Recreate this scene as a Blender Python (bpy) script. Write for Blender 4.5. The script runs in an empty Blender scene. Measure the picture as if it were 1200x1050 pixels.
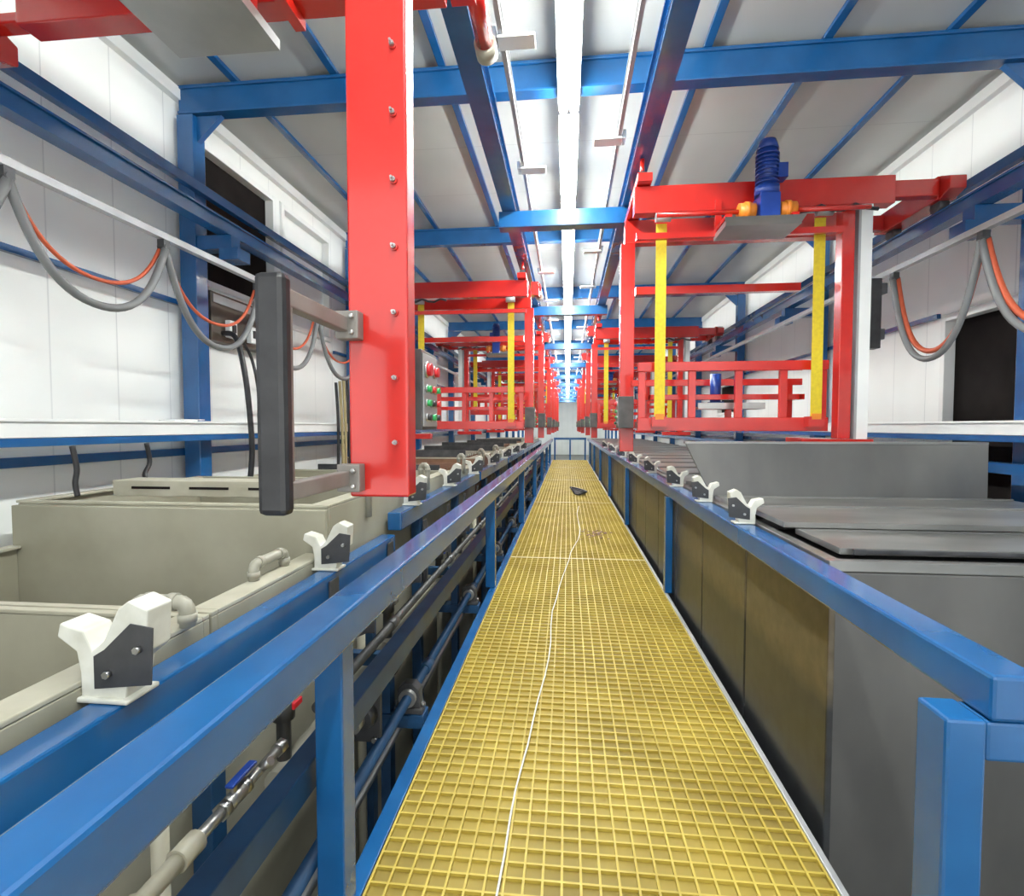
import bpy, bmesh, math, random
from mathutils import Vector
random.seed(7)
S=bpy.context.scene
S.view_settings.view_transform='Standard'
COL=S.collection
# ---------------------------------------------------------------- materials
def mat(name,c1,c2=None,scale=6,rough=.5,metal=0,bump=0,stretch=(1,1,1),emit=0,coat=0,lo=.35,hi=.7,det=5,spec=.5):
    m=bpy.data.materials.new(name); m.use_nodes=True
    nt=m.node_tree; b=nt.nodes['Principled BSDF']
    b.inputs['Roughness'].default_value=rough; b.inputs['Metallic'].default_value=metal
    b.inputs['Specular IOR Level'].default_value=spec
    b.inputs['Base Color'].default_value=(*c1,1)
    if coat: b.inputs['Coat Weight'].default_value=coat; b.inputs['Coat Roughness'].default_value=.1
    if emit:
        b.inputs['Emission Color'].default_value=(*c1,1); b.inputs['Emission Strength'].default_value=emit
    if c2 is not None or bump:
        tc=nt.nodes.new('ShaderNodeTexCoord'); mp=nt.nodes.new('ShaderNodeMapping'); mp.inputs['Scale'].default_value=stretch
        nz=nt.nodes.new('ShaderNodeTexNoise'); nz.inputs['Scale'].default_value=scale; nz.inputs['Detail'].default_value=det
        nt.links.new(tc.outputs['Object'],mp.inputs[0]); nt.links.new(mp.outputs[0],nz.inputs[0])
        if c2 is not None:
            r=nt.nodes.new('ShaderNodeValToRGB'); r.color_ramp.elements[0].color=(*c1,1); r.color_ramp.elements[1].color=(*c2,1)
            r.color_ramp.elements[0].position=lo; r.color_ramp.elements[1].position=hi
            nt.links.new(nz.outputs['Fac'],r.inputs[0]); nt.links.new(r.outputs[0],b.inputs['Base Color'])
        if bump:
            bp=nt.nodes.new('ShaderNodeBump'); bp.inputs['Strength'].default_value=bump; bp.inputs['Distance'].default_value=.01
            nt.links.new(nz.outputs['Fac'],bp.inputs['Height']); nt.links.new(bp.outputs[0],b.inputs['Normal'])
    return m
def panelmat(name,base,line,pitch,axis,rough=.4,width=.02):
    m=bpy.data.materials.new(name); m.use_nodes=True; nt=m.node_tree; b=nt.nodes['Principled BSDF']
    b.inputs['Roughness'].default_value=rough
    tc=nt.nodes.new('ShaderNodeTexCoord'); sp=nt.nodes.new('ShaderNodeSeparateXYZ'); nt.links.new(tc.outputs['Object'],sp.inputs[0])
    d=nt.nodes.new('ShaderNodeMath'); d.operation='DIVIDE'; d.inputs[1].default_value=pitch; nt.links.new(sp.outputs[axis],d.inputs[0])
    f=nt.nodes.new('ShaderNodeMath'); f.operation='FRACT'; nt.links.new(d.outputs[0],f.inputs[0])
    l=nt.nodes.new('ShaderNodeMath'); l.operation='LESS_THAN'; l.inputs[1].default_value=width; nt.links.new(f.outputs[0],l.inputs[0])
    nz=nt.nodes.new('ShaderNodeTexNoise'); nz.inputs['Scale'].default_value=1.5; nt.links.new(tc.outputs['Object'],nz.inputs[0])
    r=nt.nodes.new('ShaderNodeValToRGB'); r.color_ramp.elements[0].color=(*[c*.93 for c in base],1); r.color_ramp.elements[1].color=(*base,1)
    r.color_ramp.elements[0].position=.3; r.color_ramp.elements[1].position=.6
    nt.links.new(nz.outputs['Fac'],r.inputs[0])
    mx=nt.nodes.new('ShaderNodeMixRGB'); nt.links.new(l.outputs[0],mx.inputs[0]); nt.links.new(r.outputs[0],mx.inputs[1]); mx.inputs[2].default_value=(*line,1)
    nt.links.new(mx.outputs[0],b.inputs['Base Color'])
    return m
BLUE=mat('blue_paint',(.005,.080,.245),(.009,.105,.30),5,.26,coat=.5,bump=.04)
DBLUE=mat('dark_blue_paint',(.007,.042,.11),(.012,.065,.16),9,.45)
RED=mat('red_paint',(.49,.012,.008),(.58,.018,.011),4,.24,coat=.6,bump=.08)
WALL=panelmat('white_wall_panel',(.92,.94,.925),(.72,.74,.74),.42,1)
WALLX=panelmat('white_end_wall_panel',(.89,.91,.90),(.6,.62,.62),.42,0)
CEIL=panelmat('grey_roof_panel',(.50,.515,.505),(.38,.385,.39),.9,1,.35,.008)
WHITE=mat('white_coated_metal',(.88,.895,.88),(.80,.82,.82),3,.35)
PLAST=mat('white_plastic',(.70,.70,.64),(.54,.54,.47),14,.38)
BEIGE=mat('beige_plastic_sheet',(.29,.275,.205),(.41,.395,.31),2.2,.5,bump=.04,det=9)
BEIGE2=mat('pale_beige_plastic',(.46,.44,.35),(.36,.34,.26),7,.45,det=8)
PVC=mat('grey_pvc',(.36,.35,.29),(.27,.26,.21),12,.4)
DPVC=mat('dark_grey_pvc',(.05,.052,.055),(.09,.09,.09),12,.45)
STEEL=mat('stainless_steel',(.34,.34,.33),(.46,.46,.45),3,.34,.8,.03,(1,1,6))
GARM=mat('brushed_guard_steel',(.20,.185,.17),(.30,.28,.26),6,.5,.3)
GREYM=mat('grey_aluminium',(.36,.37,.38),(.45,.46,.47),5,.4,.3)
TSTEEL=mat('dull_tank_steel',(.11,.11,.108),(.20,.197,.19),1.8,.36,.55,.05,(1,1,.5),det=8)
LID=mat('brushed_cover_steel',(.22,.22,.215),(.40,.395,.38),2.5,.30,.65,.03,(.6,2,1),det=8)
CHROME=mat('bright_steel',(.5,.5,.5),None,5,.3,1)
BROWN=mat('rusty_brown_plate',(.13,.055,.03),(.23,.12,.07),9,.6)
TAN=mat('tan_hose',(.40,.32,.16),None,5,.5)
RUB=mat('black_rubber',(.012,.012,.014),(.03,.03,.033),14,.42,bump=.1)
DARK=mat('dark_interior',(.012,.010,.010),(.022,.019,.018),3,.95,spec=.05)
DBOX=mat('dark_brown_cabinet',(.05,.038,.028),(.09,.07,.05),4,.4)
DST=mat('dark_steel',(.045,.047,.052),(.09,.09,.095),9,.45,.4)
GREYC=mat('grey_cable',(.17,.175,.18),None,5,.5)
ORC=mat('orange_red_cable',(.50,.09,.035),None,5,.5)
YEL=mat('yellow_grating',(.42,.31,.045),(.58,.45,.085),3,.5,det=8)
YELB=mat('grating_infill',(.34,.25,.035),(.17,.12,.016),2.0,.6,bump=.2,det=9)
SEAM=mat('pale_grating_edge',(.66,.60,.38),(.5,.44,.25),9,.5)
STRAP=mat('yellow_webbing',(.72,.56,.02),(.6,.45,.02),40,.6)
ORG=mat('orange_coupling',(.75,.23,.02),None,5,.4)
GREEN=mat('green_button',(.02,.35,.1),None,5,.3)
REDB=mat('red_button',(.6,.015,.025),None,5,.3)
FLOOR=mat('concrete_floor',(.10,.10,.095),(.17,.17,.16),2,.6,bump=.1)
TUBE=mat('lit_tube',(.975,1,.95),emit=92)
CORD=mat('white_cord',(.8,.8,.75),None,5,.5)
MOTB=mat('motor_blue',(.008,.035,.22),(.012,.05,.28),10,.3)
def tinted():  # gold-brown above grey: walkway reflection painted into the panel's base colour
    m=bpy.data.materials.new('painted_reflection_panel'); m.use_nodes=True; nt=m.node_tree; b=nt.nodes['Principled BSDF']
    b.inputs['Roughness'].default_value=.34; b.inputs['Metallic'].default_value=.4
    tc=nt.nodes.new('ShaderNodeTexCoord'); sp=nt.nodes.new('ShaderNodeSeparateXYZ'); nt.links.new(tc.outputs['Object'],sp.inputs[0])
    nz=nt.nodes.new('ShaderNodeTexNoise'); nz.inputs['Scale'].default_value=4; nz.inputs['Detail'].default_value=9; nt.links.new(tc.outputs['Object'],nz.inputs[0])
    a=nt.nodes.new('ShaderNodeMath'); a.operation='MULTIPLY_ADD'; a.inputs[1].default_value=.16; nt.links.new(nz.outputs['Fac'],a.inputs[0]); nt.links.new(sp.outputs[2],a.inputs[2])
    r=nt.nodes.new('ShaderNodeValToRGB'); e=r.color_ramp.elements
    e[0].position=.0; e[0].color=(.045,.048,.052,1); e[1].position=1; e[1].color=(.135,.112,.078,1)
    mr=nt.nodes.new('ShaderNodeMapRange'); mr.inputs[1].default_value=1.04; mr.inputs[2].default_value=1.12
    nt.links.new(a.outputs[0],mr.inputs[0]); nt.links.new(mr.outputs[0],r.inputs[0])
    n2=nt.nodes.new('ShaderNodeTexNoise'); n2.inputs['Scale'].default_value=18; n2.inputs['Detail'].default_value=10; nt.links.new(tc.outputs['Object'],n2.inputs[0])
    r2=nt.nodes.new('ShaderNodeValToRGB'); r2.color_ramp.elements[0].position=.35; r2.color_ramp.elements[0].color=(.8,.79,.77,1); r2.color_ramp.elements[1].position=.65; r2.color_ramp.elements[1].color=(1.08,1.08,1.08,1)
    nt.links.new(n2.outputs['Fac'],r2.inputs[0])
    mx=nt.nodes.new('ShaderNodeMixRGB'); mx.blend_type='MULTIPLY'; mx.inputs[0].default_value=1
    nt.links.new(r.outputs[0],mx.inputs[1]); nt.links.new(r2.outputs[0],mx.inputs[2]); nt.links.new(mx.outputs[0],b.inputs['Base Color'])
    return m
REFLTINT=tinted()
# ---------------------------------------------------------------- mesh builder
def clusters(bm):
    bm.verts.ensure_lookup_table(); bm.verts.index_update(); n=len(bm.verts); par=list(range(n))
    def fd(i):
        while par[i]!=i: par[i]=par[par[i]]; i=par[i]
        return i
    for e in bm.edges:
        a,b=fd(e.verts[0].index),fd(e.verts[1].index)
        if a!=b: par[a]=b
    isl={}
    for v in bm.verts: isl.setdefault(fd(v.index),[]).append(v)
    L=list(isl.values())
    bb=[[min(v.co[k] for v in l)-.002 for k in range(3)]+[max(v.co[k] for v in l)+.002 for k in range(3)] for l in L]
    q=list(range(len(L)))
    def fq(i):
        while q[i]!=i: i=q[i]
        return i
    for i in range(len(L)):
        for j in range(i+1,len(L)):
            if all(bb[i][k]<=bb[j][k+3] and bb[j][k]<=bb[i][k+3] for k in range(3)):
                a,b=fq(i),fq(j)
                if a!=b: q[a]=b
    out={}
    for i,l in enumerate(L): out.setdefault(fq(i),[]).extend(l)
    return list(out.values())
class MB:
    def __init__(s): s.bm=bmesh.new(); s.mats=[]
    def mi(s,m):
        if m not in s.mats: s.mats.append(m)
        return s.mats.index(m)
    def hexa(s,P,m):
        v=[s.bm.verts.new(p) for p in P]; i=s.mi(m)
        for f in ((0,3,2,1),(4,5,6,7),(0,1,5,4),(1,2,6,5),(2,3,7,6),(3,0,4,7)):
            fc=s.bm.faces.new([v[k] for k in f]); fc.material_index=i
        return s
    def box(s,x0,x1,y0,y1,z0,z1,m):
        x0,x1=sorted((x0,x1)); y0,y1=sorted((y0,y1)); z0,z1=sorted((z0,z1))
        return s.hexa([(x0,y0,z0),(x1,y0,z0),(x1,y1,z0),(x0,y1,z0),(x0,y0,z1),(x1,y0,z1),(x1,y1,z1),(x0,y1,z1)],m)
    def prism(s,pts,axis,a0,a1,m):
        def P(p,a):
            return {'x':(a,p[0],p[1]),'y':(p[0],a,p[1]),'z':(p[0],p[1],a)}[axis]
        A=[s.bm.verts.new(P(p,a0)) for p in pts]; B=[s.bm.verts.new(P(p,a1)) for p in pts]; i=s.mi(m); n=len(pts)
        for f in (A,B[::-1]): s.bm.faces.new(f).material_index=i
        for k in range(n): s.bm.faces.new([A[k],B[k],B[(k+1)%n],A[(k+1)%n]]).material_index=i
        return s
    def cyl(s,p0,p1,r,m,seg=14,r2=None):
        p0=Vector(p0); p1=Vector(p1); d=(p1-p0).normalized(); r2=r if r2 is None else r2
        u=d.orthogonal().normalized(); w=d.cross(u); i=s.mi(m)
        A=[];B=[]
        for k in range(seg):
            t=2*math.pi*k/seg; o=u*math.cos(t)+w*math.sin(t)
            A.append(s.bm.verts.new(p0+o*r)); B.append(s.bm.verts.new(p1+o*r2))
        for k in range(seg):
            f=s.bm.faces.new([A[k],A[(k+1)%seg],B[(k+1)%seg],B[k]]); f.material_index=i; f.smooth=True
        s.bm.faces.new(A[::-1]).material_index=i; s.bm.faces.new(B).material_index=i
        return s
    def sweep(s,pts,r,m,seg=8,flat=1.0):
        pts=[Vector(p) for p in pts]; i=s.mi(m); rings=[]; prev=None
        for k,p in enumerate(pts):
            d=(pts[min(k+1,len(pts)-1)]-pts[max(k-1,0)]).normalized()
            u=d.orthogonal().normalized() if prev is None else (prev-d*prev.dot(d)).normalized()
            prev=u; w=d.cross(u)
            rings.append([s.bm.verts.new(p+u*math.cos(2*math.pi*q/seg)*r+w*math.sin(2*math.pi*q/seg)*r*flat) for q in range(seg)])
        for a,b in zip(rings,rings[1:]):
            for q in range(seg):
                f=s.bm.faces.new([a[q],a[(q+1)%seg],b[(q+1)%seg],b[q]]); f.material_index=i; f.smooth=True
        s.bm.faces.new(rings[0][::-1]).material_index=i; s.bm.faces.new(rings[-1]).material_index=i
        return s
    def pipe(s,pts,r,m,collar=True):
        pts=[Vector(p) for p in pts]; out=[pts[0]]
        for a,b,c in zip(pts,pts[1:],pts[2:]):
            d1=(a-b).normalized(); d2=(c-b).normalized(); q=min(r*1.6,(a-b).length*.45,(c-b).length*.45)
            for t in (0,.25,.5,.75,1):
                out.append((b+d1*q)*(1-t)**2+b*2*t*(1-t)+(b+d2*q)*t*t)
            if collar:
                for dd in (d1,d2):
                    s.cyl(b+dd*q,b+dd*(q+r*1.1),r*1.2,m)
        out.append(pts[-1]); s.sweep(out,r,m,12); return s
    def done(s,name,parent=None,bevel=0,label=None,origin=None):
        bm=s.bm; bmesh.ops.recalc_face_normals(bm,faces=bm.faces[:])
        groups=[bm.verts[:]]
        if parent is not None and len(bm.verts)<1500:
            groups=clusters(bm)
        first=None
        for gi,g in enumerate(groups):
            if len(groups)==1: b2=bm
            else:
                b2=bmesh.new(); mp={v:b2.verts.new(v.co) for v in g}
                for f in bm.faces:
                    if f.verts[0] in mp:
                        nf=b2.faces.new([mp[v] for v in f.verts]); nf.material_index=f.material_index; nf.smooth=f.smooth
            if origin is None:
                xs=[v.co.x for v in b2.verts]; ys=[v.co.y for v in b2.verts]; zs=[v.co.z for v in b2.verts]
                og=Vector(((min(xs)+max(xs))/2,(min(ys)+max(ys))/2,min(zs)))
            else: og=Vector(origin)
            bmesh.ops.translate(b2,verts=b2.verts[:],vec=-og)
            me=bpy.data.meshes.new(name); b2.to_mesh(me)
            if b2 is not bm: b2.free()
            for m in s.mats: me.materials.append(m)
            o=bpy.data.objects.new(name,me); COL.objects.link(o)
            if parent:
                o.parent=parent; o.location=og-W(parent)
            else: o.location=og
            if bevel:
                b=o.modifiers.new('b','BEVEL'); b.width=bevel; b.segments=2; b.limit_method='ANGLE'
            if label: o['label']=label
            first=first or o
        bm.free()
        return first
def W(o):
    v=Vector(o.location)
    while o.parent: o=o.parent; v+=Vector(o.location)
    return v
def tag(o,label,cat,group=None,kind=None):
    o['label']=label; o['category']=cat
    if group: o['group']=group
    if kind: o['kind']=kind
    return o
def thing(name,label,cat,loc,group=None):
    e=bpy.data.objects.new(name,None); e.empty_display_size=.1; e.location=loc; COL.objects.link(e)
    return tag(e,label,cat,group)
def dup(o,d,parent=None,label=None):
    n=o.copy(); COL.objects.link(n)
    if parent: n.parent=parent
    else: n.location=Vector(o.location)+Vector(d)
    if label: n['label']=label
    for c in list(o.children): dup(c,d,n)
    return n
def struct(o): o['kind']='structure'; return o
XL,XR,YA,YB,ZF,ZC=-2.7,2.88,-2.5,42,-1.0,3.56
RB=3.34
# ---------------------------------------------------------------- room
struct(MB().box(XL-.2,XR+.2,YA,YB+.2,ZF-.1,ZF,FLOOR).done('floor'))
struct(MB().box(XL-.2,XR+.2,YA,YB+.2,ZC,ZC+.1,CEIL).done('ceiling',origin=(0,0,ZC)))
struct(MB().box(XL,XR,YB,YB+.1,ZF,ZC,WALLX).done('wall_back',origin=(0,YB,ZF)))
def sidewall(name,x0,x1,ops):
    m=MB(); y=YA
    for (a,b,z0,z1) in ops:
        m.box(x0,x1,y,a,ZF,ZC,WALL); m.box(x0,x1,a,b,ZF,z0,WALL); m.box(x0,x1,a,b,z1,ZC,WALL); y=b
    m.box(x0,x1,y,YB,ZF,ZC,WALL)
    struct(m.done(name,origin=(x0,0,ZF)))
sidewall('wall_left',XL-.1,XL,[(3.62,4.72,2.24,3.32),(4.80,5.85,2.15,3.32)])
sidewall('wall_right',XR,XR+.1,[(3.66,4.45,.2,2.06),(9.3,10.6,1.4,2.0)])
def opening(name,xw,s,y0,y1,z0,z1,pane,plabel):
    f=MB(); t=.05; xa,xb=xw+s*.06,xw-s*.02
    f.box(xa,xb,y0,y0+t,z0,z1,WHITE); f.box(xa,xb,y1-t,y1,z0,z1,WHITE); f.box(xa,xb,y0+t,y1-t,z1-t,z1,WHITE); f.box(xa,xb,y0+t,y1-t,z0,z0+t,WHITE)
    o=struct(f.done(name,bevel=.004))
    MB().box(xw+s*.07,xw+s*.085,y0+.02,y1-.02,z0+.02,z1-.02,pane).done('pane',o,label=plabel)
opening('window_1',XL,-1,3.63,4.71,2.25,3.31,DARK,'dark opening behind the frame')
opening('window_2',XL,-1,4.81,5.84,2.16,3.31,WHITE,'frosted white sliding panel')
opening('door_1',XR,1,3.67,4.44,.21,2.05,DARK,'dark doorway opening')
opening('window_3',XR,1,9.31,10.59,1.41,1.99,DARK,'dark window pane')
n=1
for s,X in ((-1,XL),(1,XR)):
    for z,h,d in ((2.04,.035,.03),(1.0,.05,.03)):
        if s<0 and z>2: L=[(YA,3.6),(5.9,YB)]
        elif s>0: L=[(YA,3.64),(4.47,YB)]
        else: L=[(YA,YB)]
        for a,b in L:
            struct(MB().box(X,X-s*d,a,b,z,z+h,BLUE).done('trim_%d'%n,origin=(X,0,z))); n+=1
    struct(MB().box(X,X-s*.05,YA,YB,ZC-.12,ZC-.04,WHITE).done('trim_%d'%n,origin=(X,0,ZC-.12))); n+=1
def frame(y):
    t=thing('portal_frame','blue painted steel portal frame of columns and roof beam','steel frame',(0,y,ZF),'blue roof portal frames')
    for s,X in ((-1,XL+.035),(1,XR-.035)):
        MB().box(X,X-s*.12,y-.06,y+.06,ZF,RB-.01,BLUE).done('column',t,.005)
        MB().prism([(X-s*.12,RB-.01),(X-s*.12,RB-.18),(X-s*.30,RB-.01)],'y',y-.02,y+.02,BLUE).done('gusset_plate',t)
    m=MB().box(XL+.035,XR-.035,y-.05,y+.05,RB,RB+.02,BLUE).box(XL+.035,XR-.035,y-.05,y+.05,RB+.17,RB+.19,BLUE).box(XL+.035,XR-.035,y-.035,y+.035,RB+.02,RB+.17,BLUE)
    m.done('roof_beam',t,.003)
    return t
f0=frame(3.5)
for k in (-1,)+tuple(range(1,14)): dup(f0,(0,2.75*k,0))
for x in (-2.25,-1.55,-.82,.85,1.55,2.25):
    tag(MB().box(x-.025,x+.025,YA,YB,ZC-.028,ZC-.001,BLUE).done('purlin',bevel=.002),'thin blue steel purlin under the roof panels','roof purlin','blue roof purlins')
for s in (-1,1):
    m=MB().box(s*.51-.06,s*.51+.06,YA,YB-1,3.06,3.075,BLUE).box(s*.51-.06,s*.51+.06,YA,YB-1,3.205,3.22,BLUE).box(s*.51-.04,s*.51+.04,YA,YB-1,3.075,3.205,BLUE)
    tag(m.done('overhead_beam'),'long blue steel overhead beam along the walkway','steel beam','overhead beams above walkway')
    m=MB().box(s*.34-.012,s*.34+.012,YA,YB-1,3.16,3.20,GREYM).box(s*.34-.02,s*.34+.02,YA,YB-1,3.20,3.207,GREYM)
    tag(m.done('conductor_rail'),'thin grey aluminium rail beside the overhead beam','steel rail','grey rails above walkway')
h=thing('beam_hanger','pair of blue steel hangers joining overhead beams to roof','beam hanger',(0,3.5,3.22),'overhead beam hangers')
for s in (-1,1): MB().box(s*.51-.04,s*.51+.04,3.46,3.54,3.22,RB,BLUE).done('hanger_post',h)
for k in range(1,13): dup(h,(0,2.75*k,0))
c=tag(MB().box(-.6,.6,4.62,4.75,2.925,3.0605,BLUE).done('cross_tie',bevel=.004),'blue steel cross tie between the overhead beams','steel beam','blue cross ties')
for k in range(1,10): dup(c,(0,3.65*k,0))
for i,(x,y) in enumerate([(-.34,2.75),(.34,2.35),(-.34,4.1),(.34,3.75)]+[((-1)**k*-.34,5.3+.75*k) for k in range(16)]):
    a=-1 if x<0 else 1
    t=MB().box(a*.17,a*.36,y-.05,y+.05,3.143,3.158,WHITE).box(a*.365,a*.385,y-.05,y+.05,3.143,3.2,WHITE)
    tag(t.done('rail_bracket',bevel=.002),'small white bracket plate holding the overhead rail','bracket','white rail brackets')
LZ=3.27
def light(y):
    t=thing('ceiling_light','lit white fluorescent tube light hung along the walkway','ceiling light',(0,y,LZ+.06),'lit tube lights')
    MB().box(-.07,.07,y-.60,y+.60,LZ+.03,LZ+.065,WHITE).done('light_housing',t,.004)
    MB().cyl((-.034,y-.58,LZ),(-.034,y+.58,LZ),.028,TUBE).cyl((.034,y-.58,LZ),(.034,y+.58,LZ),.028,TUBE).done('light_tube',t)
    return t
L0=light(.3)
for k in range(-1,30): 
    if k: dup(L0,(0,1.34*k,0))
RW=2.61
for s,X in ((-1,2.35),(1,2.45)):
    m=MB().box(s*X-.045,s*X+.045,YA,YB-1,RW-.095,RW-.083,BLUE).box(s*X-.045,s*X+.045,YA,YB-1,RW-.012,RW,BLUE).box(s*X-.03,s*X+.03,YA,YB-1,RW-.083,RW-.012,BLUE)
    tag(m.done('runway_beam'),'blue steel runway beam carrying the hoists beside the wall','steel beam','runway beams')
    Xw=XL+.156 if s<0 else XR-.156
    tag(MB().box(Xw,Xw-s*.05,YA,YB-1,2.80,2.865,BLUE).done('wall_beam',bevel=.004),'slim blue square steel beam fixed to the wall columns','steel beam','upper wall beams')
    for k in range(-1,13):
        y=3.5+2.75*k
        xc=(XL+.156) if s<0 else (XR-.156)
        t=MB().box(xc,s*(X-.06),y-.05,y+.05,RW-.19,RW-.096,BLUE).box(s*(X-.12),s*(X+.02),y-.07,y+.07,RW-.27,RW-.19,BLUE)
        tag(t.done('runway_bracket',bevel=.003),'blue steel bracket under the runway beam','bracket','runway brackets')
def loop(m,x,y0,y1,z,drop,r,mt):
    pts=[]
    for k in range(25):
        t=k/24; q=(2*t-1)
        pts.append((x,y0+(y1-y0)*(t-.04*math.sin(2*math.pi*t)),z-drop*(1-abs(q)**2.1)))
    m.sweep(pts,r,mt,8)
def festoon(s,X,z,ys,drops,ye,no=1):
    tag(MB().box(s*X-.02,s*X+.02,YA,ye,z+.02,z+.055,GREYM).done('festoon_track'),'grey steel track carrying hanging cables along the wall','cable track','festoon tracks')
    t=thing('festoon_cable','looped grey and orange cables hanging from sliding trolleys','hanging cable',(s*X,ys[0],z-.4),'festoon cables')
    for y in ys:
        MB().box(s*X-.02,s*X+.02,y-.022,y+.022,z-.02,z+.018,DST).cyl((s*X-.025,y,z-.02),(s*X+.025,y,z-.02),.018,DST).done('cable_trolley',t)
    for a,b,d in zip(ys,ys[1:],drops):
        m=MB(); loop(m,s*X-s*.01,a,b,z-.03,d,.019,GREYC); m.done('grey_cable_loop',t)
        m=MB(); loop(m,s*X+s*.02,a+.03,b,z-.02,d*(.70 if no==1 else .93),.010 if no==1 else .017,ORC); m.done('orange_cable_loop',t)
festoon(-1,2.2,2.2,[1.02,1.9,2.72,3.6,4.5,5.5,6.5],[.40,.40,.47,.5,.5,.5],14)
festoon(1,2.28,2.26,[1.4,2.3,3.22,4.02],[.58,.58,.60],14,2)
for s,X,g in ((-1,XL,.3),(1,XR,.32)):
    t=thing('cable_tray','long white metal cable tray on blue supports along the wall','cable tray',(X-s*g/2,5,1.11),'wall cable trays')
    MB().box(X-s*.157,X-s*g,YA,22,1.15,1.232,WHITE).box(X-s*.157,X-s*(g+.012),YA,22,1.222,1.236,WHITE).done('tray_body',t,.003)
    MB().box(X-s*.157,X-s*(g-.005),YA,22,1.11,1.148,BLUE).done('tray_support',t)
    if s>0: tag(MB().box(X-s*(g+.0),X-s*(g+.08),YA,22,.93,.99,BLUE).done('pipe_rail'),'blue steel rail running beneath the cable tray','steel rail')
# ---------------------------------------------------------------- walkway
x0,x1=-.515,.697
def grating(y0,L=3.6):
    t=thing('grating_panel','yellow fibreglass grating panel of the raised walkway','walkway grating',((x0+x1)/2,y0+L/2,-.04),'walkway grating panels')
    m=MB(); n=24; p=(x1-x0)/n
    for k in range(n+1): m.box(x0+k*p-.0032,x0+k*p+.0032,y0,y0+L,-.035,0,YEL)
    q=71
    for k in range(q+1):
        y=y0+.004+k*(L-.008)/q; m.box(x0,x1,y-.0032,y+.0032,-.035,-.0008,YEL)
    m.done('grating_bars',t)
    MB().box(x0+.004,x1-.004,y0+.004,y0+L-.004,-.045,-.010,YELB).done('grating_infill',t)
    MB().box(x0,x1,y0+.002,y0+.022,-.012,.0015,SEAM).done('edge_strip',t,label='pale edge strip across the panel joint')
    return t
g=grating(1.2)
for k in (-1,1,2,3,4): dup(g,(0,3.6*k,0))
for x in (x0-.055,x1+.004):
    w_=.05 if x<0 else .02
    tag(MB().box(x,x+w_,-2.3,19.2,-.14,.006,BLUE if x<0 else GREYM).done('walkway_edge_beam',bevel=.003),'%s steel edge channel supporting the walkway grating'%('blue' if x<0 else 'grey'),'steel beam','walkway edge beams')
for k in range(9):
    y=.3+2.3*k
    t=thing('walkway_support','dark blue steel trestle holding up the walkway','steel support',(0.09,y,ZF),'walkway supports')
    MB().box(-.56,.74,y-.04,y+.04,-.23,-.142,DBLUE).done('support_beam',t)
    for x in (-.52,.7): MB().box(x-.04,x+.04,y-.04,y+.04,ZF,-.232,DBLUE).done('support_leg',t)
pts=[(-.175,1.28),(-.17,1.57),(-.155,1.8),(-.137,2.09),(-.1,2.5),(-.09,2.9),(-.09,3.4),(-.06,3.9),(.0,4.5),(.03,5),(.12,5.6),(.15,6.2),(.14,7.3),(.2,8.7)]
sm=[]
for i in range(len(pts)-1):
    for t in (0,.5):
        a,b=pts[i],pts[i+1]; sm.append((a[0]*(1-t)+b[0]*t+.004*math.sin(i*3+t*5),a[1]*(1-t)+b[1]*t,.005))
tag(MB().sweep([(-.2,-.5,.005),(-.18,.6,.005)]+sm,.0035,CORD,6).done('cord'),'thin white cord lying loose along the grating','cord')
m=MB()
for a in range(5):
    m.sweep([(.20+.10*math.cos(t*.5+a)*(1+.2*a)*.8,9.6+.35*math.sin(t*.5+a*.7),.02+.012*a) for t in range(12)],.014,RUB,6)
tag(m.done('black_hose_scrap'),'small tangled black hose lying on the grating','hose')
m=MB()
for k in range(40):
    x=.33+random.gauss(0,.09); y=5.95+random.gauss(0,.13); a=random.random()*3
    m.hexa([(x+math.cos(a)*.02,y,.0005),(x+.012,y+.014,.0005),(x-.015,y+.02,.0005),(x-.02,y-.01,.0005)]+[(x+math.cos(a)*.02,y,.004),(x+.012,y+.014,.006),(x-.015,y+.02,.004),(x-.02,y-.01,.004)],BROWN)
tag(m.done('debris'),'scattered brown flakes of dirt on the grating','debris',kind='stuff')
# ---------------------------------------------------------------- handrails
RZ0,RZ1=.675,.765
t=thing('handrail','blue square steel handrail along the plastic tanks','handrail',(-.56,9,0),'walkway handrails')
MB().box(-.605,-.515,-.6,19.5,RZ0,RZ1,BLUE).done('top_rail',t,.008)
for k in range(0,7):
    y=1.22+2.66*k
    MB().box(-.60,-.53,y-.035,y+.035,.007,RZ0,BLUE).done('post',t,.004)
t=thing('handrail','blue square steel handrail along the stainless tanks','handrail',(.745,9,0),'walkway handrails')
MB().box(.715,.80,.955,19.5,.700,.780,BLUE).done('top_rail',t,.007)
for k in range(1,7):
    y=1.22+2.66*k; MB().box(.70,.75,y-.035,y+.035,.007,.698,BLUE).done('post',t,.004)
MB().box(.645,.71,.955,1.035,.001,.702,BLUE).done('post',t,.006)
MB().box(.712,2.3,.96,1.035,.628,.698,BLUE).done('cross_rail',t,.006)
t=thing('end_barrier','blue steel barrier across the end of the walkway','handrail',(.1,19.6,0))
MB().box(-.5,.69,19.56,19.64,.72,.8,BLUE).done('top_rail',t)
for x in (-.46,.1,.65): MB().box(x-.03,x+.03,19.57,19.63,-1,.719,BLUE).done('post',t)
tag(MB().box(-.68,-.62,-.4,19,.30,.38,DBLUE).done('mid_rail',bevel=.004),'dark blue steel rail below the handrail','steel rail')
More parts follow.
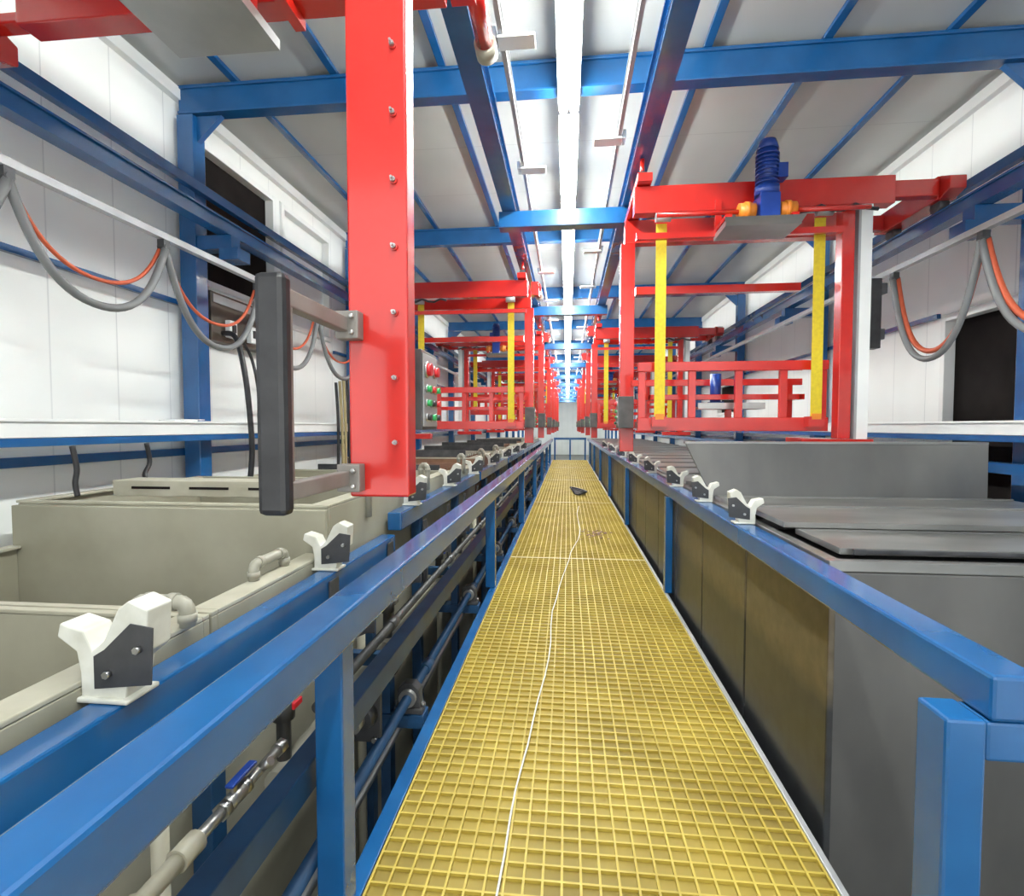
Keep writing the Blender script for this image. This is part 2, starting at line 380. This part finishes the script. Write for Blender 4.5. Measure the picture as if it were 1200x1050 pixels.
# ---------------------------------------------------------------- gantries
def gantry(s,yc,near=False,full=True,post_far=True,lift=0,label='',motor=True):
    t=thing('gantry_hoist',label,'gantry hoist',(s*1.4,yc,1.0),'red gantry hoists')
    yn,yf=yc-.3,yc+.3; XO=2.35 if s<0 else 2.45
    B0,B1=(2.66,2.84) if not near else (2.75,2.88)
    if near: yn=1.38
    for y in (yn,yf):
        MB().box(s*.45,s*2.12,y-.05,y+.05,B0,B1,RED).done('cross_beam',t,.005)
    C0,C1,cl=2.68,2.83,.32
    m=MB().box(s*(XO-.06),s*(XO+.06),yc-cl,yc+cl,C0,C1,RED).prism([(yc-cl,C0),(yc-cl,C1),(yc-cl-.1,C1-.04),(yc-cl-.1,C0+.03)],'x',s*(XO-.05),s*(XO+.05),RED).prism([(yc+cl,C0),(yc+cl,C1),(yc+cl+.1,C1-.04),(yc+cl+.1,C0+.03)],'x',s*(XO-.05),s*(XO+.05),RED)
    for y in ((yn,yf) if not near else (yf,)): m.box(s*2.121,s*(XO-.06),y-.035,y+.035,max(B0,C0)+.02,C1-.02,RED)
    m.done('end_carriage',t,.006)
    for y in (yc-.25,yc+.25):
        MB().cyl((s*XO-.03,y,2.661),(s*XO+.03,y,2.661),.05,DST,18).done('wheel',t)
    if not near: MB().box(s*.46,s*.56,yc-.42,yc+.42,B1+.005,B1+.06,RED).done('inner_carriage',t,.004)
    else: MB().box(s*.46,s*.56,yn-.04,yc+.42,B1+.001,B1+.03,RED).done('inner_carriage',t,.004)
    for y in (-.27,.27): MB().cyl((s*.51,yc+y-.03,2.93),(s*.51,yc+y+.03,2.93),.035,DST).cyl((s*.51,yc+y,2.93),(s*.51,yc+y,3.058),.015,RED).done('hanger_roller',t)
    if s<0 or not motor:
        MB().box(s*.36,s*.455,yc+.34,yc+.46,2.84,3.0,RED).cyl((s*.38,yc+.42,2.97),(s*.38,yc+.80,2.94),.04,RED,18).cyl((s*.38,yc+.80,2.94),(s*.38,yc+.88,2.933),.05,PVC,18).done('rubber_buffer',t,label='red cylinder buffer with grey end cap')
    if near:
        MB().box(-.562,-.405,yn-.06,yn+.01,1.018,B0-.001,RED).done('inner_post',t,.006,'glossy red painted post with a row of bolts')
        for k in range(7):
            z=1.16+k*.165
            MB().cyl((-.438,yn-.061,z),(-.438,yn-.065,z),.010,RED,16).cyl((-.438,yn-.065,z),(-.438,yn-.073,z),.0065,CHROME,6).cyl((-.438,yn-.073,z),(-.438,yn-.084,z),.0032,CHROME).done('bolt',t)
    else:
        y=yf if post_far else yn
        MB().box(s*.42,s*.53,y-.051,y+.051,1.0,B0-.001,RED).done('inner_post',t,.004)
    ym=yn-.18 if not near else 1.66
    a,b,c_,d=(.98,1.42,-.15,.12) if not near else (1.0,1.36,-.2,.13); z0=2.45 if not near else 2.50
    if motor:
        m=MB().box(s*a,s*b,ym+c_,ym+d,z0,z0+.008,STEEL)
        m.hexa([(s*a,ym+c_,z0),(s*b,ym+c_,z0),(s*b,ym+c_+.006,z0+.005),(s*a,ym+c_+.006,z0+.005),(s*(a-.02),ym+c_-.04,z0+.04),(s*(b+.02),ym+c_-.04,z0+.04),(s*(b+.02),ym+c_-.034,z0+.04),(s*(a-.02),ym+c_-.034,z0+.04)],STEEL)
        m.box(s*a,s*(a-.006),ym+c_,ym+d,z0,z0+.035,STEEL).box(s*b,s*(b+.006),ym+c_,ym+d,z0,z0+.035,STEEL).box(s*a,s*b,ym+d-.006,ym+d,z0+.008,z0+.035,STEEL)
        m.done('drip_tray',t,label='folded stainless drip tray under the motor')
        cx=1.27 if not near else 1.18
        mt=MB().box(s*(cx-.06),s*(cx+.06),ym-.07,ym+.07,z0+.05,z0+.23,MOTB).cyl((s*cx,ym,z0+.23),(s*cx,ym,z0+.29),.075,MOTB,20).cyl((s*cx,ym,z0+.29),(s*cx,ym,z0+.52),.062,MOTB,20).cyl((s*cx,ym,z0+.52),(s*cx,ym,z0+.58),.068,MOTB,20,.05)
        for k in range(8): mt.cyl((s*cx,ym,z0+.305+k*.025),(s*cx,ym,z0+.315+k*.025),.072,MOTB,20)
        mt.box(s*(cx+.05),s*(cx+.11),ym-.05,ym+.04,z0+.33,z0+.42,MOTB)
        mt.done('hoist_motor',t,label='dark blue upright geared motor')
        if not near:
            for dx in (-.125,.125):
                MB().cyl((s*(cx+dx-.05),ym,2.59),(s*(cx+dx+.05),ym,2.59),.052,ORG,18).cyl((s*(cx+dx-.015),ym,2.59),(s*(cx+dx+.015),ym,2.59),.06,ORG,18).done('coupling',t)
            MB().cyl((s*.58,ym,2.59),(s*(cx-.176),ym,2.59),.016,RED).cyl((s*(cx+.176),ym,2.59),(s*1.9,ym,2.59),.016,RED).done('drive_shaft',t)
            for xx in (1.0,1.4): MB().box(s*(xx-.02),s*(xx+.02),ym-.13,yn-.051,2.505,2.53,RED).box(s*(xx-.02),s*(xx+.02),yn-.075,yn-.051,2.53,2.72,RED).done('motor_mount',t)
        else:
            for xx in (1.02,1.34): MB().box(s*(xx-.02),s*(xx+.02),yn-.05,yf+.05,2.71,2.749,RED).box(s*(xx-.015),s*(xx+.015),ym-.015,ym+.015,z0+.01,2.71,RED).done('motor_mount',t)
    if full:
        MB().box(s*1.80,s*1.88,yn-.045,yn+.045,1.12,B0-.001,RED).done('outer_post',t,.004)
        MB().box(s*1.90,s*1.915,yn-.05,yn+.05,1.06,B0-.001,GREYM).box(s*1.915,s*1.97,yn-.05,yn-.035,1.06,B0-.001,WHITE).box(s*1.97,s*1.985,yn-.05,yn+.05,1.06,B0-.001,WHITE).done('guide_channel',t,label='pale grey metal vertical guide channel')
        if yc<5: MB().box(s*1.99,s*2.06,yn-.04,yn+.04,1.72,2.18,RUB).box(s*2.06,s*2.10,yn-.03,yn+.03,2.08,2.15,DST).box(s*2.06,s*2.09,yn-.03,yn+.03,1.78,1.85,DST).done('cable_box',t,.005,'black cable connection box on the guide channel')
        MB().box(s*1.55,s*2.0,yc-.4,yc-.31,1.06,1.118,RED).box(s*1.74,s*1.88,yc-.309,yc+.35,1.06,1.118,RED).done('foot_tie',t,.004)
        z=lift
        lf=MB(); y=yc-.2
        lf.box(s*.5,s*1.79,y-.035,y+.035,1.17+z,1.265+z,RED).box(s*.5,s*1.79,y-.03,y+.03,1.595+z,1.66+z,RED)
        for x in (.53,.88,1.2,1.5,1.76): lf.box(s*(x-.025),s*(x+.025),y-.018,y+.018,1.265+z,1.595+z,RED)
        y=yc+.2
        lf.box(s*.5,s*1.79,y-.03,y+.03,1.19+z,1.26+z,RED).box(s*.5,s*1.79,y-.02,y+.02,1.52+z,1.57+z,RED)
        for x in (.6,1.7): lf.box(s*(x-.02),s*(x+.02),y-.018,y+.018,1.26+z,1.52+z,RED)
        for x in (.55,1.2,1.74):
            lf.box(s*(x-.025),s*(x+.025),yc-.17,yc+.17,1.19+z,1.24+z,RED)
        lf.box(s*.6,s*1.7,yc-.03,yc+.03,1.40+z,1.44+z,RED).box(s*.58,s*.62,yc-.03,yc+.18,1.40+z,1.44+z,RED).box(s*1.68,s*1.72,yc-.03,yc+.18,1.40+z,1.44+z,RED)
        lf.done('lifting_frame',t,.003)
        if s>0 and yc<5:
            MB().box(s*.95,s*1.42,yc-.1,yc+.12,1.33+z,1.345+z,STEEL).box(s*.95,s*1.42,yc-.1,yc-.09,1.345+z,1.375+z,STEEL).box(s*1.17,s*1.21,yc-.02,yc+.02,1.24+z,1.33+z,RED).done('lower_tray',t,label='grey steel tray inside the lifting frame')
            MB().cyl((s*1.12,yc+.085,1.345+z),(s*1.12,yc+.085,1.60+z),.04,MOTB,16).box(s*1.07,s*1.17,yc+.035,yc+.11,1.346+z,1.39+z,MOTB).done('frame_motor',t,label='small dark blue motor')
        for x in (.64,1.68):
            MB().box(s*(x-.036),s*(x+.036),yc-.30,yc-.296,1.27+z,2.6,STRAP).done('lifting_strap',t)
            MB().cyl((s*(x-.05),yc-.36,2.62),(s*(x+.05),yc-.36,2.62),.03,GREYM).done('strap_roller',t)
            MB().box(s*(x-.05),s*(x+.05),yc-.31,yc-.236,1.20+z,1.27+z,RED).box(s*(x-.03),s*(x+.03),yc-.312,yc-.304,1.25+z,1.29+z,ORG).done('strap_clamp',t)
        MB().box(s*.54,s*1.8,yf-.03,yf+.03,2.26,2.32,RED).done('brace_beam',t)
        MB().box(s*.46,s*1.79,yn-.09,yn-.052,2.47,2.51,RED).done('conduit',t)
        MB().sweep([(s*(1.36+k*.07),yn-.10,2.62+.02*math.sin(k*2)) for k in range(10)],.012,RUB,6).done('power_cable',t)
    yb=(1.6 if near else (yf if post_far else yn)-.14)
    xb=-.448 if near else s*.40
    bw=.19
    cb=MB().box(xb,xb+s*.12,yb,yb+bw,1.19,1.44,DPVC).box(xb,xb-s*.004,yb+.01,yb+bw-.01,1.2,1.43,GREYM).done('control_box',t,.004,'slim dark push-button control box')
    for i,(dy,dz,c0,rr) in enumerate([(.045,.19,REDB,.020),(.135,.19,REDB,.016),(.04,.13,GREEN,.010),(.095,.13,REDB,.010),(.15,.13,GREEN,.010),(.04,.085,GREEN,.010),(.095,.085,RUB,.010),(.15,.085,REDB,.010),(.04,.04,RUB,.010),(.095,.04,GREEN,.010),(.15,.04,RUB,.010)]):
        xx=xb-s*.004
        MB().cyl((xx,yb+dy,1.19+dz),(xx-s*.018,yb+dy,1.19+dz),rr,c0,12).cyl((xx,yb+dy,1.19+dz),(xx-s*.006,yb+dy,1.19+dz),rr*1.3,CHROME,12).done('push_button',cb)
    if near:
        MB().box(xb-.02,xb-.1,yn+.011,yb-.001,1.25,1.4,DST).done('box_bracket',t)
        yp=.98
        m=MB()
        for z in (1.455,1.07):
            m.box(-.575,-.545,yp,yn-.10,z-.018,z+.018,GARM)
        m.done('guard_arm',t,.003,'square brushed steel arms')
        MB().box(-.572,-.542,yp-.002,yp+.028,1.09,1.437,GARM).done('guard_upright',t,.003)
        m=MB()
        for z in (1.455,1.07): m.box(-.58,-.52,yn-.10,yn-.061,z-.035,z+.035,GARM).cyl((-.535,yn-.1,z+.02),(-.535,yn-.11,z+.02),.007,CHROME,6).cyl((-.535,yn-.1,z-.02),(-.535,yn-.11,z-.02),.007,CHROME,6)
        m.done('guard_bracket',t,.003)
        MB().box(-.585,-.525,yp-.04,yp-.003,1.03,1.49,RUB).done('bumper_pad',t,.012,'thick black rubber bumper pad')
    return t
gantry(-1,1.64,near=True,full=False,label='near red gantry hoist with rubber bumper guard and drip tray')
gantry(1,4.1,label='red gantry hoist with blue motor and yellow lifting straps')
lb='red gantry hoist spanning the tanks, with yellow straps'
for s,y,pf in ((-1,6.3,True),(-1,9.9,False),(-1,13.4,True),(-1,17,True),(-1,20.7,False),(-1,25,True),(1,9.3,True),(1,12.8,False),(1,16.5,True),(1,20.1,True),(1,24,False)):
    gantry(s,y,post_far=pf,label=lb,lift={9.9:.25,16.5:.25,13.4:.12,12.8:.1}.get(y,0),motor=(y in (9.9,16.5)))
# ---------------------------------------------------------------- left plastic tanks
def ltank(y0,y1,zt,x_in=-1.02,x_out=-2.5,mt=BEIGE,full=False,label='beige plastic process tank with flanged rim',zb=-.45,zback=None):
    t=thing('process_tank',label,'tank',((x_in+x_out)/2,(y0+y1)/2,ZF),'plastic process tanks')
    w=.025; zq=zback or zt
    m=MB().box(x_out,x_in,y0,y0+w,ZF,zt,mt).box(x_out,x_in,y1-w,y1,ZF,zq,mt).box(x_out,x_out+w,y0+w,y1-w,ZF,zt,mt).box(x_in-w,x_in,y0+w,y1-w,ZF,zt,mt).box(x_out+w,x_in-w,y0+w,y1-w,zb-.03,zb,mt)
    if full: m.box(x_out+w,x_in-w,y0+w,y1-w,zt-.2,zt-.17,mt)
    m.done('tank_shell',t,.003)
    m=MB().box(x_out-.01,x_in+.0,y0,y0+.028,zt+.001,zt+.014,BEIGE2).box(x_in-.085,x_in+.0,y0+.028,y1-.028,zt+.001,zt+.014,BEIGE2).box(x_out-.01,x_out+.05,y0+.028,y1-.028,zt+.001,zt+.014,BEIGE2)
    if not zback: m.box(x_out-.01,x_in,y1-.028,y1,zt+.001,zt+.014,BEIGE2)
    m.done('rim_flange',t,.003)
    return t
ltank(.1,1.40,.65)
ltank(1.41,2.155,.65,zback=.845)
ltank(2.16,3.36,.85,label='tall beige plastic tank with slotted duct on top')
zs=[.80,.76,.84,.78,.8,.82,.77,.8,.8,.78,.82,.8,.8]
for k in range(13):
    ltank(3.38+1.22*k,3.38+1.22*k+1.2,zs[k],mt=BROWN if k in (2,5) else BEIGE,full=True,label='brown process tank with stains' if k in(2,5) else 'beige plastic process tank with flanged rim')
for k in (1,2,4,5,7,8):
    y=3.38+1.22*k; z=zs[k]+.015
    t=thing('anode_rack','brown slatted rack standing in a process tank','tank rack',(-1.7,y+.6,z),'tank racks')
    m=MB()
    for j in range(8): m.box(-2.3,-1.15,y+.1+.13*j,y+.15+.13*j,z,z+.03,BROWN if k%2 else PVC)
    m.box(-2.3,-2.26,y+.1,y+1.06,z+.005,z+.025,BROWN)
    m.done('slats',t)
    MB().box(-2.3,-1.15,y+.08,y+.1,z,z+.08,DST).done('side_plate',t)
t=thing('slotted_duct','long beige plastic duct with dark slots','duct',(-1.9,2.5,.865),None)
MB().box(-2.2,-1.25,2.35,2.5,.865,.94,BEIGE2).done('duct_body',t,.003)
for a in (-2.1,-1.8,-1.5): MB().box(a,a+.2,2.347,2.3495,.90,.912,DARK).done('slot',t)
segs=[(-.3,2.75,.62),(2.85,5.5,.72),(5.6,8.2,.72),(8.3,11,.72),(11.1,13.8,.72),(13.9,19,.72)]
for a,b,z in segs:
    t=thing('tank_beam','blue square steel beam in front of the plastic tanks','steel beam',(-.96,(a+b)/2,ZF),'blue tank edge beams')
    MB().box(-1.0,-.92,a,b,z-.1,z,BLUE).done('beam',t,.007)
    y=a+.45
    while y<b:
        MB().box(-.99,-.93,y-.03,y+.03,ZF,z-.101,DBLUE).done('beam_leg',t,.004); y+=1.15
for k in range(14):
    y=.75+1.33*k
    t=thing('pipe_support','dark blue angle bracket carrying pipes beside the tanks','bracket',(-.8,y,ZF),'pipe supports')
    MB().box(-.915,-.715,y-.02,y+.02,.22,.27,DBLUE).done('arm',t)
    MB().box(-.755,-.715,y-.03,y+.03,.031,.219,DBLUE).box(-.755,-.715,y-.03,y+.03,ZF,-.021,DBLUE).done('upright',t)
    MB().box(-.915,-.575,y-.04,y+.04,-.02,.03,DBLUE).done('arm',t)
for k in range(12):
    y=1.98+.67*k
    t=thing('pipe_hanger','dark steel hanger with clamp bolted under the tank beam','bracket',(-.9,y,.15),'dark pipe hangers')
    MB().box(-.918,-.91,y-.04,y+.04,.19,.60,DST).box(-.91,-.74,y-.03,y-.02,.40,.46,DST).done('hanger_plate',t,.002)
    MB().prism([(-.905,.34),(-.905,.40),(-.77,.40)],'y',y-.029,y-.021,DST).done('gusset_plate',t)
    MB().cyl((-.79,y-.05,.43),(-.79,y-.031,.43),.014,CHROME,6).done('bolt',t)
for x,z,r,mt,lab in ((-.86,.14,.035,PVC,'grey plastic pipe running beside the tanks'),(-.80,.085,.022,DPVC,'dark plastic pipe running beside the tanks'),(-.64,.10,.02,DBLUE,'dark blue drive shaft running beside the walkway'),(-.80,.292,.02,DPVC,'black plastic pipe running beside the tanks'),(-.77,.474,.012,DST,'thin dark steel tube running beside the tanks'),(-.69,-.04,.018,STEEL,'thin steel tube running low beside the walkway')):
    ya={.14:1.45,.292:1.6,.474:1.6}.get(z,.2)
    m=MB().cyl((x,ya,z),(x,18.5,z),r,mt)
    if r>.015:
        for k in range(14): m.cyl((x,2.3+k*1.2,z),(x,2.38+k*1.2,z),r*1.3,mt)
    tag(m.done('pipe'),lab,'pipe','pipes beside the tanks')
def bearing(y):
    t=thing('pillow_block','dark cast bearing block around the drive shaft','bearing',(-.64,y,.031),'shaft bearings')
    MB().box(-.70,-.58,y-.03,y+.03,.031,.055,DST).prism([(-.69,.055),(-.59,.055),(-.595,.13),(-.62,.155),(-.66,.155),(-.685,.13)],'y',y-.025,y+.025,DST).done('housing',t,.004)
    MB().cyl((-.64,y-.045,.10),(-.64,y+.045,.10),.035,STEEL,18).done('bearing_ring',t)
    for x in (-.694,-.586): MB().cyl((x,y,.055),(x,y,.07),.009,CHROME,6).done('bolt',t)
    return t
for k in range(0,6): bearing(2.08+1.33*k)
t=thing('bearing_unit','round flange bearing on a dark steel plate','bearing',(-.70,1.72,.10))
MB().box(-.76,-.64,1.74,1.755,.10,.295,DST).done('plate',t,.004)
MB().cyl((-.70,1.74,.20),(-.70,1.70,.20),.05,DST,20,.04).cyl((-.70,1.70,.20),(-.70,1.65,.20),.02,STEEL).done('bearing_ring',t)
for dx,dz in ((-.04,-.08),(.04,-.08),(-.04,.08),(.04,.08)): MB().cyl((-.70+dx,1.74,.195+dz),(-.70+dx,1.725,.195+dz),.01,CHROME,6).done('bolt',t)
vx,vz=-.80,.30
t=thing('valve_pipe','steel and plastic pipe run with blue handled ball valve','valve',(vx,1.2,.2))
MB().cyl((vx,.50,vz),(vx,1.02,vz),.019,BEIGE2).cyl((vx,.80,vz),(vx,.88,vz),.026,BEIGE2).cyl((vx,.98,vz),(vx,1.04,vz),.025,BEIGE2).done('plastic_pipe',t)
MB().cyl((vx,1.04,vz),(vx,1.12,vz),.014,STEEL).cyl((vx,1.12,vz),(vx,1.14,vz),.022,CHROME,6).cyl((vx,1.14,vz),(vx,1.20,vz),.019,STEEL).cyl((vx,1.20,vz),(vx,1.22,vz),.022,CHROME,6).cyl((vx,1.22,vz),(vx,1.36,vz),.013,STEEL).cyl((vx,1.36,vz),(vx,1.39,vz),.020,CHROME,6).cyl((vx,1.28,vz),(vx+.03,1.28,vz+.025),.012,STEEL).done('valve_body',t)
MB().cyl((vx,1.17,vz+.016),(vx,1.17,vz+.036),.008,CHROME).box(vx-.010,vx+.012,1.15,1.25,vz+.036,vz+.045,MOTB).done('valve_handle',t,.003,'blue lever handle')
for y,mt in ((1.52,REDB),(2.47,DPVC),(3.5,MOTB),(4.2,DPVC)):
    t=thing('drain_valve','dark plastic drain valve with handle under the tank rim','valve',(-.87,y,.177),'drain valves')
    MB().pipe([(-.915,y,.50),(-.87,y,.50),(-.87,y,.174)],.022,DPVC).cyl((-.87,y,.30),(-.87,y,.38),.034,DPVC).done('valve_body',t)
    MB().cyl((-.87,y,.35),(-.83,y,.35),.008,mt).box(-.83,-.82,y-.025,y+.025,.34,.36,mt).done('valve_handle',t,.003)
for x,y in [(-.895,1.05),(-.895,2.2),(-.895,3.62),(-.895,5.05),(-.895,7.1)]:
    tag(MB().cyl((x,y,ZF),(x,y,.50),.018,BEIGE2).cyl((x,y,.05),(x,y,.1),.023,BEIGE2).cyl((x,y,.4),(x,y,.46),.023,BEIGE2).done('riser_pipe'),'vertical beige plastic pipe on the tank side','pipe','riser pipes')
def arch(p,r=.018,lab='grey plastic pipe arch with elbow fittings on the tank rim'):
    m=MB().pipe(p,r,PVC); tag(m.done('pipe_arch'),lab,'pipe','rim pipe arches')
arch([(-1.16,1.30,.3),(-1.16,1.30,.73),(-1.01,1.30,.73),(-1.01,1.30,.666)],.02)
arch([(-1.085,1.72,.665),(-1.085,1.72,.72),(-1.085,1.92,.72),(-1.085,1.92,.665)])
for y in (2.6,3.75,5.1,6.3,7.6): arch([(-1.06,y,.865 if y<3 else .85),(-1.06,y,.92),(-1.01,y,.92),(-1.01,y,.74)])
def saddle(x,y,z,s,k=1.0,plate=True,mir=1):
    t=thing('bar_saddle','white plastic V-shaped bar saddle with dark steel side plate','bar support',(x,y,z),s)
    P=[(-.06,0),(.04,0),(.055,.08),(.092,.11),(.098,.2),(.055,.218),(.03,.2),(-.005,.13),(-.03,.11),(-.05,.15),(-.105,.165),(-.112,.135),(-.068,.105),(-.06,.06)]
    MB().prism([(x+mir*a*k,z+b*k+.001) for a,b in P],'y',y-.035*k,y+.035*k,PLAST).box(x-.07*k,x+.055*k,y-.045*k,y+.045*k,z+.001,z+.012*k,PLAST).done('saddle_body',t,.004*k)
    if plate:
        Q=[(-.025,.03),(.105,.045),(.112,.165),(.06,.172),(.0,.115),(-.025,.10)]
        MB().prism([(x+mir*a*k,z+b*k) for a,b in Q],'y',y-.039*k,y-.0355*k,DST).done('side_plate',t,.001)
        for a,b in ((.01,.065),(.08,.12)): MB().cyl((x+mir*a*k,y-.039*k,z+b*k),(x+mir*a*k,y-.050*k,z+b*k),.008*k,CHROME,6).done('bolt',t)
gl,gr='saddles on tank beams','saddles on handrail'
for y in (1.03,2.05,): saddle(-.96,y,.62,gl,1.0 if y<1.5 else .9)
for y in (3.15,4.2,5.3,6.6,8.0,9.4,11.0): saddle(-.94,y,.72,gl,.85)
for y in (2.38,3.05,3.8,4.9,6.1,7.4,8.9,10.7): saddle(.765,y,.780,gr,.68,True,-1)
# ---------------------------------------------------------------- right stainless tanks
def rtank(y0):
    t=thing('steel_tank','stainless steel process tank with gold-brown reflection painted on its side panel','tank',(1.6,y0+.36,ZF),'stainless process tanks')
    MB().box(.82,2.42,y0,y0+.715,ZF,.75,TSTEEL).done('tank_body',t,.006)
    m=MB().box(.81,2.44,y0,y0+.03,.7505,.785,LID).box(.81,2.44,y0+.685,y0+.715,.7505,.785,LID).box(.81,.85,y0+.03,y0+.685,.7505,.785,LID).box(2.40,2.44,y0+.03,y0+.685,.7505,.785,LID)
    m.done('tank_rim',t,.003)
    MB().box(.755,.775,y0-.12,y0+.583,-.6,.69,REFLTINT).done('side_panel',t,.004,origin=(.765,y0+.36,-.6))
    return t
t0=rtank(1.72)
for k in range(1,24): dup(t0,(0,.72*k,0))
def cover(y0,y1,x0,x1,z,bar=False):
    t=thing('tank_cover','brushed grey steel tank cover plate with raised edges','tank cover',((x0+x1)/2,(y0+y1)/2,z),'steel tank covers')
    MB().box(x0,x1,y0,y1,z+.010,z+.014,LID).box(x0,x1,y0,y0+.010,z,z+.022,LID).box(x0,x1,y1-.010,y1,z,z+.022,LID).box(x0,x0+.010,y0+.010,y1-.010,z,z+.022,LID).done('cover_plate',t,.002)
    if bar: MB().box(x0+.05,x1-.05,y0-.014,y0-.001,z+.006,z+.02,DST).box(x0+.03,x0+.07,y0-.026,y0-.015,z+.004,z+.024,DST).done('bar_handle',t,.003)
    return t
cover(1.80,2.14,.88,2.4,.786,True); cover(2.12,2.58,.83,2.42,.812)
cover(2.60,3.12,.84,2.4,.786,True)
for k in range(3,22):
    y=1.75+.72*k
    cover(y+.02,y+.66,.855,2.4,.786)
t=thing('tilted_cover','dark grey steel tank cover standing open','tank cover',(1.6,3.3,.79))
MB().hexa([(.84,3.18,.787),(2.32,3.18,.787),(2.32,3.2,.787),(.84,3.2,.787),(.70,3.24,1.10),(2.36,3.24,1.10),(2.36,3.26,1.10),(.70,3.26,1.10)],TSTEEL).done('cover_plate',t,.003)
MB().box(.70,2.36,3.24,3.3,1.10,1.112,LID).done('folded_edge',t)
MB().prism([(3.2,.787),(3.26,1.09),(3.48,.787)],'x',.84,.86,TSTEEL).prism([(3.2,.787),(3.26,1.09),(3.48,.787)],'x',2.3,2.32,TSTEEL).done('side_cheek',t)
# ---------------------------------------------------------------- wall clutter
def hose(p,r,mt,lab,g=None):
    pts=[Vector(q) for q in p]; out=[]
    for i in range(len(pts)-1):
        a=pts[max(i-1,0)];b=pts[i];c=pts[i+1];d=pts[min(i+2,len(pts)-1)]
        for q in range(6):
            t=q/6; out.append(.5*((2*b)+(c-a)*t+(2*a-5*b+4*c-d)*t*t+(3*b-a-3*c+d)*t**3))
    out.append(pts[-1]); tag(MB().sweep(out,r,mt,8).done('hose'),lab,'hose',g)
hl='black rubber hose hanging from the cable tray'
hose([(-2.36,2.30,1.108),(-2.35,2.31,1.0),(-2.35,2.30,.93),(-2.34,2.3,.866)],.012,RUB,hl,'hanging hoses')
hose([(-2.36,2.75,1.108),(-2.36,2.77,1.0),(-2.35,2.72,.93),(-2.30,2.7,.866)],.012,RUB,hl,'hanging hoses')
hose([(-2.57,3.75,1.9),(-2.45,3.72,1.86),(-2.36,3.68,1.6),(-2.34,3.7,1.3),(-2.34,3.72,1.0),(-2.36,3.7,.7)],.02,RUB,'thick black hose running down from cabinet to tank','hanging hoses')
hose([(-2.57,3.95,1.9),(-2.45,3.9,1.75),(-2.37,3.86,1.5),(-2.36,3.85,1.2),(-2.36,3.86,.7)],.012,RUB,'thin black hose running down from cabinet','hanging hoses')
for k in range(6):
    hose([(-2.34+.02*(k%2),5.2+.09*k,.60),(-2.33,5.2+.09*k,1.2),(-2.35,5.2+.09*k,1.65+.02*k)],.016,TAN if k%3 else RUB,'upright %s hose standing by the wall'%('tan' if k%3 else 'black'),'upright hoses')
t=thing('wall_cabinet','dark brown metal cabinet mounted on the wall','cabinet',(-2.65,4.1,1.84))
MB().box(-2.699,-2.60,3.66,4.55,1.84,2.20,DBOX).done('cabinet_body',t,.006)
MB().box(-2.599,-2.592,3.68,4.53,2.12,2.18,GREYM).done('cabinet_trim',t)
for y in (3.85,4.12,4.38):
    t=thing('switch_box','small white electrical switch box on the dark cabinet','switch box',(-2.57,y,1.88),'switch boxes')
    MB().box(-2.591,-2.55,y-.045,y+.045,1.88,2.01,WHITE).done('box_body',t,.004)
    MB().box(-2.55,-2.54,y-.02,y+.02,1.92,1.98,RUB).done('switch',t)
tag(MB().box(-2.53,-2.42,3.05,3.25,1.237,1.243,WHITE).box(-2.52,-2.42,3.1,3.32,1.2435,1.248,WHITE).done('paper_sheets'),'loose white papers lying on the cable tray','paper')
# ---------------------------------------------------------------- camera & world
w=bpy.data.worlds.new('w'); S.world=w; w.use_nodes=True
w.node_tree.nodes['Background'].inputs[0].default_value=(.98,1,.985,1); w.node_tree.nodes['Background'].inputs[1].default_value=2.3
cd=bpy.data.cameras.new('camera'); cd.lens=18.6; cd.sensor_width=36; cd.clip_start=.02; cd.clip_end=200
co=bpy.data.objects.new('camera',cd); co.location=(0,0,1.2); co.rotation_euler=(math.radians(90-2.3),0,math.radians(5.98)); COL.objects.link(co); S.camera=co
